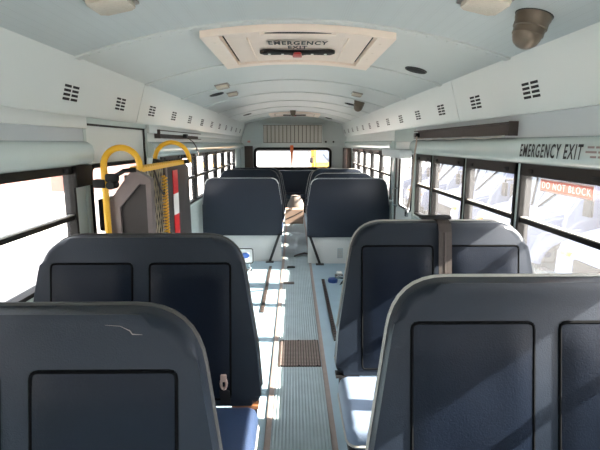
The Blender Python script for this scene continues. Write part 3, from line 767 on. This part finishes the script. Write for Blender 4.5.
lamp('small beige ceiling lamp on the left after the speaker', -0.645, 5.02, 0.056, 0.08)
lamp('small beige ceiling lamp on the right ceiling side', 0.665, 5.0, 0.056, 0.08)

# ------------------------------------------------------------------ belt tracks and hanging straps
def belt_track(label, s, y0, y1):
    t = thing('belt_track', label, 'track', (s*1.16, (y0+y1)/2, 1.53))
    bm = bmesh.new(); X0, X1 = sorted((s*1.125, s*1.171))
    add_box(bm, X0, X1, y0, y1, 1.530, 1.538); add_box(bm, X0, X1, y0, y1, 1.592, 1.60); add_box(bm, *sorted((s*1.163, s*1.171)), y0, y1, 1.538, 1.592)
    finish('channel', bm, 'dark_brown', t)
    box('end_plate', s*1.12, s*1.17, y0-0.006, y0, 1.528, 1.602, 'dark_brown', t)
    return t
belt_track('dark brown shoulder belt channel above the right windows', 1, 2.44, 4.38)
belt_track('dark brown shoulder belt channel above the lift side windows', -1, 3.95, 5.70)
def hang_strap(label, pts, wv, m='tan_webbing'):
    t = thing('hanging_strap', label, 'strap', pts[-1])
    ribbon('strap', pts, wv, 0.004, m, t)
    p = Vector(pts[-1]); box('buckle', p.x-0.012, p.x+0.012, p.y-0.03, p.y+0.03, p.z-0.05, p.z+0.02, 'chrome', t, bev=0.005)
    p = Vector(pts[0]); box('anchor', p.x-0.02, p.x+0.02, p.y-0.04, p.y+0.04, p.z-0.02, p.z+0.02, 'dark_metal', t, bev=0.006)
hang_strap('tan belt hanging beside the right side emergency door', [(1.13, 4.30, 1.56), (1.085, 4.12, 1.50), (1.06, 4.08, 1.38), (1.08, 4.20, 1.15), (1.10, 4.35, 0.95), (1.10, 4.44, 0.83)], (0, 0.022, 0))
hang_strap('short dark belt looped under the left belt channel', [(-1.13, 4.9, 1.56), (-1.07, 4.98, 1.50), (-1.06, 5.10, 1.44), (-1.08, 5.22, 1.40)], (0, 0.02, 0), 'webbing')
tag(tube('cable', [(1.112, 2.46+k*0.12, 1.527-0.012*math.sin(k*math.pi/14*3)**2) for k in range(15)], 0.0045, 'piping_beige', n=6), 'thin pale cable draped along the right moulding', 'cable')

# ------------------------------------------------------------------ wheelchair lift
LX = -0.85
lf = thing('wheelchair_lift', 'folded wheelchair lift with yellow handrails in the left doorway', 'lift', (-0.92, 3.08, 0))
box('base_plate', -1.10, -0.74, 2.48, 3.72, 0.0, 0.03, 'lift_dark', lf, bev=0.005)
# near side plate: chamfered steel tube frame with a dark plate inside
def framed_plate(y0, y1, pts, wdt, nm):
    bm = bmesh.new(); c = Vector((sum(p[0] for p in pts)/len(pts), sum(p[1] for p in pts)/len(pts)))
    inner = [(-0.945, 0.08), (-0.80, 0.08), (-0.80, 1.27), (-0.835, 1.27), (-0.945, 1.145)]
    n = len(pts)
    for (ya, yb_) in ((y0, y1),):
        A = [bm.verts.new((p[0], ya, p[1])) for p in pts]; B = [bm.verts.new((p[0], ya, p[1])) for p in inner]
        A2 = [bm.verts.new((p[0], yb_, p[1])) for p in pts]; B2 = [bm.verts.new((p[0], yb_, p[1])) for p in inner]
        for i in range(n):
            j = (i+1) % n
            bm.faces.new((A[i], A[j], B[j], B[i])); bm.faces.new((A2[i], B2[i], B2[j], A2[j])); bm.faces.new((A[i], A2[i], A2[j], A[j])); bm.faces.new((B[i], B[j], B2[j], B2[i]))
    finish(nm, bm, 'lift_steel', lf)
    prism('side_plate', inner, y0+0.02, y0+0.03, 'y', 'lift_dark', lf)
framed_plate(2.49, 2.545, [(-1.005, 0.03), (-0.772, 0.03), (-0.772, 1.30), (-0.865, 1.355), (-1.005, 1.175)], 0.05, 'side_frame')
# platform folded upright along the aisle side: frame, expanded metal, ramp flap
bm = bmesh.new()
add_box(bm, LX-0.03, LX+0.01, 2.56, 2.60, 0.05, 1.335, 0.004); add_box(bm, LX-0.03, LX+0.01, 3.04, 3.08, 0.05, 1.335, 0.004); add_box(bm, LX-0.03, LX+0.01, 2.56, 3.08, 0.05, 0.10, 0.004)
finish('platform_frame', bm, 'lift_steel', lf, smooth=True)
bm = bmesh.new(); px = LX-0.01
ya, yb_, za, zb = 2.60, 3.04, 0.10, 1.335; stp = 0.050
for sgn in (1, -1):
    k = -40
    while k < 40:
        # clip line z = za + sgn*1.9*(y-ya) + k*stp*2
        c0 = za + k*stp*2
        f = lambda y: c0 + sgn*1.9*(y-ya)
        ts = []
        lo, hi = ya, yb_
        y1_, y2_ = ya+(za-c0)/(sgn*1.9), ya+(zb-c0)/(sgn*1.9)
        a_, b_ = max(lo, min(y1_, y2_)), min(hi, max(y1_, y2_))
        if b_-a_ > 0.01: add_tube(bm, [(px+sgn*0.002, a_, f(a_)), (px+sgn*0.002, b_, f(b_))], 0.0036, 4)
        k += 1
o = finish('expanded_metal', bm, 'mesh_metal', lf, label='yellowish expanded metal platform grid'); o['kind'] = 'stuff'
prism('ramp_flap', [(3.10, 0.05), (3.80, 0.05), (3.74, 1.30), (3.64, 1.335), (3.10, 1.335)], LX-0.03, LX+0.0, 'x', 'lift_dark', lf, bev=0.004)
for z0, z1, m_ in ((0.80, 0.985, 'red_reflector'), (0.985, 1.135, 'white_reflector'), (1.135, 1.30, 'red_reflector'), (0.62, 0.80, 'white_reflector')):
    box('reflector_strip', LX+0.0, LX+0.004, 3.24, 3.37, z0, z1, m_, lf, label='red and white reflective strip')
# yellow serrated top edge
bm = bmesh.new(); prof = []
yy = 2.53; zz = 1.352
prof = [(2.53, 1.332), (3.66, 1.332)]; k = 0; y = 3.64; top = []
while y > 2.55:
    top += [(y, 1.352), (y-0.012, 1.362), (y-0.030, 1.362), (y-0.042, 1.352)]; y -= 0.046
add_prism(bm, prof+top+[(2.53, 1.352)], LX-0.05, LX+0.015, 'x'); finish('toe_edge', bm, 'yellow_paint', lf, label='yellow serrated top edge')
# handrails
def arch_rail(y, xa, xb, zleg, ztop, zend, r=0.017):
    n = 14; cx_, rr = (xa+xb)/2, (xb-xa)/2
    p = [(xa, y, zleg), (xa, y, ztop-rr)] + [(cx_-rr*math.cos(math.pi*k/n), y, ztop-rr+rr*math.sin(math.pi*k/n)) for k in range(1, n+1)] + [(xb, y, zend)]
    tube('handrail', p, r, 'yellow_paint', lf, n=12, label='yellow bent tube handrail')
arch_rail(2.46, -1.005, -0.815, 0.03, 1.466, 1.352)
arch_rail(3.56, -1.06, -0.80, 0.03, 1.495, 1.345)
bm = bmesh.new(); add_box(bm, -1.062, -0.998, 2.435, 2.49, 1.255, 1.30, 0.006); add_box(bm, -1.0, -0.93, 2.44, 2.48, 1.285, 1.33, 0.012); add_tube(bm, [(-0.96, 2.46, 1.31), (-0.90, 2.46, 1.345), (-0.84, 2.47, 1.35)], 0.012, 8); add_tube(bm, [(-0.965, 2.42, 1.27), (-0.965, 2.50, 1.27)], 0.022, 10)
finish('clamp', bm, 'slot_black', lf, smooth=True)
bm = bmesh.new(); add_tube(bm, [(-1.06, 3.53, 1.30), (-1.045, 3.53, 1.37)], 0.022, 8); add_box(bm, -1.05, -0.80, 3.535, 3.585, 1.335, 1.365, 0.005); finish('clamp', bm, 'slot_black', lf, smooth=True)
box('pump_box', -1.14, -1.075, 2.66, 2.86, 0.98, 1.17, 'slot_black', lf, bev=0.012)
# safety chain
bm = bmesh.new()
for i in range(40):
    z = 1.32-i*0.016; yc = 2.66+0.03*math.sin(i*0.12)
    ring = [(LX+0.012+(0.006*math.cos(a) if i % 2 else 0), yc+(0 if i % 2 else 0.006*math.cos(a)), z+0.011*math.sin(a)) for a in [k*math.pi/4 for k in range(8)]]
    add_tube(bm, ring, 0.002, 4, True)
finish('chain', bm, 'chain_metal', lf)['kind'] = 'stuff'
tube('cable', [(LX+0.012, 2.78, 1.33), (LX+0.03, 2.82, 1.22), (LX+0.03, 2.90, 1.17), (LX+0.02, 2.98, 1.25), (LX+0.012, 2.99, 1.33)], 0.006, 'dark_brown', lf)
sp_ = [(LX+0.03+0.016*math.cos(k*0.9), 2.93+0.016*math.sin(k*0.9), 0.45+k*0.0028) for k in range(300)]
tube('spring', sp_, 0.005, 'yellow_paint', lf, n=5, label='yellowish coil spring')
box('back_plate', -0.96, -0.94, 2.62, 3.60, 0.03, 1.31, 'lift_dark', lf)
tube('lift_post', [(-1.03, 2.46, 0.03), (-1.03, 2.46, 0.05)], 0.03, 'lift_dark', lf)

# ------------------------------------------------------------------ loose things on the floor
bx = thing('cardboard_box', 'tan cardboard box standing in the aisle at the rear', 'box', (0.0, 8.62, 0))
bm = bmesh.new(); add_box(bm, -0.17, 0.17, 8.45, 8.70, 0.008, 0.27, 0.004); finish('carton', bm, 'cardboard', bx)
prism('lid_flap', [(-0.165, 0.272), (0.165, 0.272), (0.17, 0.277), (-0.16, 0.277)], 8.46, 8.69, 'y', 'cardboard', bx)
ribbon('band', [(-0.16, 8.446, 0.09), (0.0, 8.446, 0.16), (0.165, 8.446, 0.25)], (0, 0, 0.012), 0.003, 'dark_brown', bx)
bg_ = thing('brown_bag', 'grey brown lumpy bag standing behind the cardboard box at the rear', 'bag', (0.03, 9.12, 0.008))
bm = lathe_bm([(0, 0), (0.13, 0.0), (0.165, 0.03), (0.17, 0.15), (0.155, 0.28), (0.125, 0.38), (0.085, 0.45), (0, 0.47)], 16)
for v in bm.verts: v.co += Vector((0.012*math.sin(23*v.co.z+5*v.co.x), 0, 0)); v.co.y *= 0.8
finish('bag_body', bm, 'bag_brown', bg_, smooth=True, local=True)
tube('bag_tie', [(0.09*math.cos(a), 0.072*math.sin(a), 0.445) for a in [k*math.pi/6 for k in range(12)]], 0.01, 'dark_brown', bg_, closed=True, local=True)
rt = thing('tie_down_strap', 'blue white and black tie-down ratchet on the right floor', 'strap', (0.47, 4.80, 0))
bm = lathe_bm([(0, 0.0), (0.05, 0.0), (0.055, 0.02), (0.05, 0.04), (0, 0.045)], 14); bmesh.ops.translate(bm, vec=(-0.05, 0.02, 0.0), verts=bm.verts[:]); finish('blue_reel', bm, 'blue_plastic', rt, smooth=True, local=True)
box('ratchet', -0.03, 0.06, -0.03, 0.05, 0.045, 0.085, 'chrome', rt, bev=0.01, local=True)
box('handle', -0.01, 0.05, 0.0, 0.06, 0.085, 0.115, 'white_paint', rt, bev=0.01, local=True)
ribbon('webbing', [(0.03, -0.12, 0.02), (0.06, -0.05, 0.035), (0.10, 0.02, 0.05), (0.14, 0.05, 0.03), (0.2, 0.07, 0.012)], (0.02, 0.03, 0), 0.02, 'slot_black', rt, local=True)
wb2 = thing('carry_case', 'small white case with a dark oval on a metal foot, left floor', 'case', (-0.575, 5.28, 0))
prism('case', rounded([(-0.09, 0.10), (0.09, 0.10), (0.09, 0.27), (-0.09, 0.27)], 0.025, 4), -0.02, 0.02, 'y', 'white_paint', wb2, bev=0.006, local=True)
tube('case_rim', [(p[0], -0.02, p[1]) for p in rounded([(-0.092, 0.098), (0.092, 0.098), (0.092, 0.272), (-0.092, 0.272)], 0.025, 4)], 0.006, 'dark_metal', wb2, closed=True, local=True)
prism('oval_label', [(0.05*math.cos(2*math.pi*k/20), 0.19+0.035*math.sin(2*math.pi*k/20)) for k in range(20)], -0.024, -0.019, 'y', 'blue_plastic', wb2, local=True)
tube('foot', [(0.05, 0, 0.10), (0.06, 0.0, 0.03), (0.03, -0.03, 0.006)], 0.012, 'chrome', wb2, local=True)
box('foot_plate', -0.06, 0.08, -0.05, 0.05, 0, 0.01, 'chrome', wb2, bev=0.003, local=True)
tg = thing('dropped_strap', 'short dark strap end lying on the aisle mat by the right barrier leg', 'strap', (0.10, 5.98, 0.008))
ribbon('webbing', [(-0.10, -0.04, 0.004), (-0.03, 0.0, 0.02), (0.04, 0.03, 0.03), (0.10, 0.05, 0.006)], (0.0, 0.03, 0), 0.008, 'dark_brown', tg, local=True)
sc2 = thing('strap_clip', 'small black strap clip lying on the aisle mat', 'clip', (-0.04, 5.38, 0.008))
prism('clip', rounded([(-0.05, -0.03), (0.05, -0.02), (0.05, 0.02), (-0.04, 0.03)], 0.012, 3), 0.0, 0.014, 'z', 'slot_black', sc2, bev=0.003, local=True)
tube('tie_bar', [(-0.03, 0.0, 0.016), (0.03, 0.0, 0.016)], 0.005, 'dark_metal', sc2, local=True)

# ------------------------------------------------------------------ outside
GZ = -1.0
gr = box('ground', -90, 90, -60, 130, GZ-0.2, GZ, 'asphalt'); tag(gr, 'pale sunlit yard outside the bus', None, kind='structure'); gr['category'] = 'ground'
def parked_bus(label, x, y, body, rz, group=None):
    """conventional bus, nose at local x=0 pointing to local -x, ground at local z=0"""
    t = thing('parked_bus', label, 'bus', (x, y, GZ), group, rz)
    b = prism('body', rounded([(-1.2, 0.5), (1.2, 0.5), (1.22, 2.3), (1.0, 2.85), (-1.0, 2.85), (-1.22, 2.3)], [0.03, 0.03, 0.2, 0.3, 0.3, 0.2], 5), 1.9, 9.0, 'x', body, t, bev=0.04, local=True)
    prism('cab', [(0.65, 0.5), (1.95, 0.5), (1.95, 2.45), (1.35, 2.35), (0.70, 1.30), (0.65, 1.2)], -1.05, 1.05, 'y', body, t, bev=0.05, local=True)
    bm = bmesh.new(); add_prism(bm, [(0.0, 0.55), (0.75, 0.55), (0.75, 1.34), (0.5, 1.30), (0.10, 1.16), (0.02, 1.05)], -0.98, 0.98, 'y')
    bmesh.ops.bevel(bm, geom=bm.edges[:], offset=0.05, segments=3, affect='EDGES'); h = finish('hood', bm, body, t, smooth=True, local=True)
    box('grille', -0.02, 0.03, -0.5, 0.5, 0.72, 0.98, 'black_frame', h, bev=0.01, local=True)
    for s in (-1, 1):
        bm = bmesh.new(); add_prism(bm, rounded([(0.1, 0.55), (1.3, 0.55), (1.3, 1.0), (0.9, 1.12), (0.3, 1.05)], 0.12, 4), s*0.94, s*1.12, 'y'); finish('fender', bm, body, t, smooth=True, local=True)
        box('headlight', -0.03, 0.04, s*0.58-0.02 if s > 0 else s*0.82, s*0.82 if s > 0 else s*0.58+0.02, 0.78, 0.96, 'head_lens', h, bev=0.02, local=True)
        box('turn_signal', -0.03, 0.04, s*0.62 if s > 0 else s*0.80, s*0.80 if s > 0 else s*0.62, 0.98, 1.04, 'amber_lens', h, bev=0.01, local=True)
        box('warning_lamp', 1.84, 1.91, s*0.82-0.09, s*0.82+0.09, 2.56, 2.72, 'red_lens', b, bev=0.03, local=True)
        for xx in (0.75, 6.8):
            bm = lathe_bm([(0, -0.13), (0.30, -0.13), (0.46, -0.10), (0.48, 0.0), (0.46, 0.10), (0.30, 0.13), (0, 0.13)], 20)
            bmesh.ops.rotate(bm, verts=bm.verts[:], cent=(0, 0, 0), matrix=Matrix.Rotation(math.pi/2, 3, 'X')); bmesh.ops.translate(bm, vec=(xx, s*1.05, 0.48), verts=bm.verts[:])
            finish('wheel', bm, 'tyre', t, smooth=True, local=True)
        bm = bmesh.new()
        def rk(zz, off): u = (zz-1.30)/1.05; return 0.70+0.65*u-off
        q = [(s*0.03, 1.38), (s*0.98, 1.38), (s*0.94, 2.26), (s*0.03, 2.28)]
        f_ = [bm.verts.new((rk(zz, 0.012), yy_, zz)) for yy_, zz in q]; r_ = [bm.verts.new((rk(zz, -0.02), yy_, zz)) for yy_, zz in q]
        bm.faces.new(f_); bm.faces.new(r_)
        for a_ in range(4): bm.faces.new((f_[a_], f_[(a_+1) % 4], r_[(a_+1) % 4], r_[a_]))
        finish('windscreen', bm, 'bus_glass', b, local=True)
        tube('wiper', [(rk(1.36, 0.03), s*0.12, 1.36), (rk(1.85, 0.03), s*0.55, 1.85)], 0.016, 'black_frame', b, local=True)
        tube('mirror_arm', [(1.25, s*1.03, 1.7), (0.9, s*1.25, 1.7), (0.9, s*1.25, 1.6)], 0.02, 'black_frame', b, local=True)
        box('mirror', 0.86, 0.92, s*1.25-0.10, s*1.25+0.10, 1.35, 1.65, 'black_frame', b, bev=0.02, local=True)
        for i in range(9):
            box('side_window', 2.05+i*0.76, 2.65+i*0.76, s*1.215, s*1.235, 1.60, 2.20, 'bus_glass', b, local=True)
    box('bumper', -0.14, 0.0, -1.15, 1.15, 0.45, 0.70, 'black_frame', t, bev=0.03, local=True)
    return t
BX = 3.7
b1 = parked_bus('parked bus with lavender shade in its colour outside the right exit window', BX, 5.35, 'bus_lavender_shade', 0)
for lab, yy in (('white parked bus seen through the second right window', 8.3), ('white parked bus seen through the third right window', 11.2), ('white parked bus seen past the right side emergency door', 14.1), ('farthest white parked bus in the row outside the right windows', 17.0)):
    if yy == 8.3: b2 = parked_bus(lab, BX, yy, 'bus_white_shaded', 0, 'white buses parked outside on the right')
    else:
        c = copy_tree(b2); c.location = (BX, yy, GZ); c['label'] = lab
parked_bus('yellow bus parked far behind, seen through the rear window', 2.25, 26.0, 'bus_yellow', math.pi/2)
bl = thing('red_building', 'long reddish building across the yard on the left', 'building', (-16, 24, GZ))
box('wall', -34, -7, 24.0, 30, GZ, 3.2, 'building_red', bl)
for i in range(6):
    x0 = -32+i*4.1
    d = box('roller_door', x0, x0+3.0, 23.94, 24.0, GZ, 1.8, 'shutter', bl)
    box('door_post', x0-0.25, x0-0.05, 23.9, 24.0, GZ, 2.0, 'building_trim', bl)
box('roof', -34.4, -6.6, 23.6, 30.4, 3.2, 3.5, 'building_trim', bl)
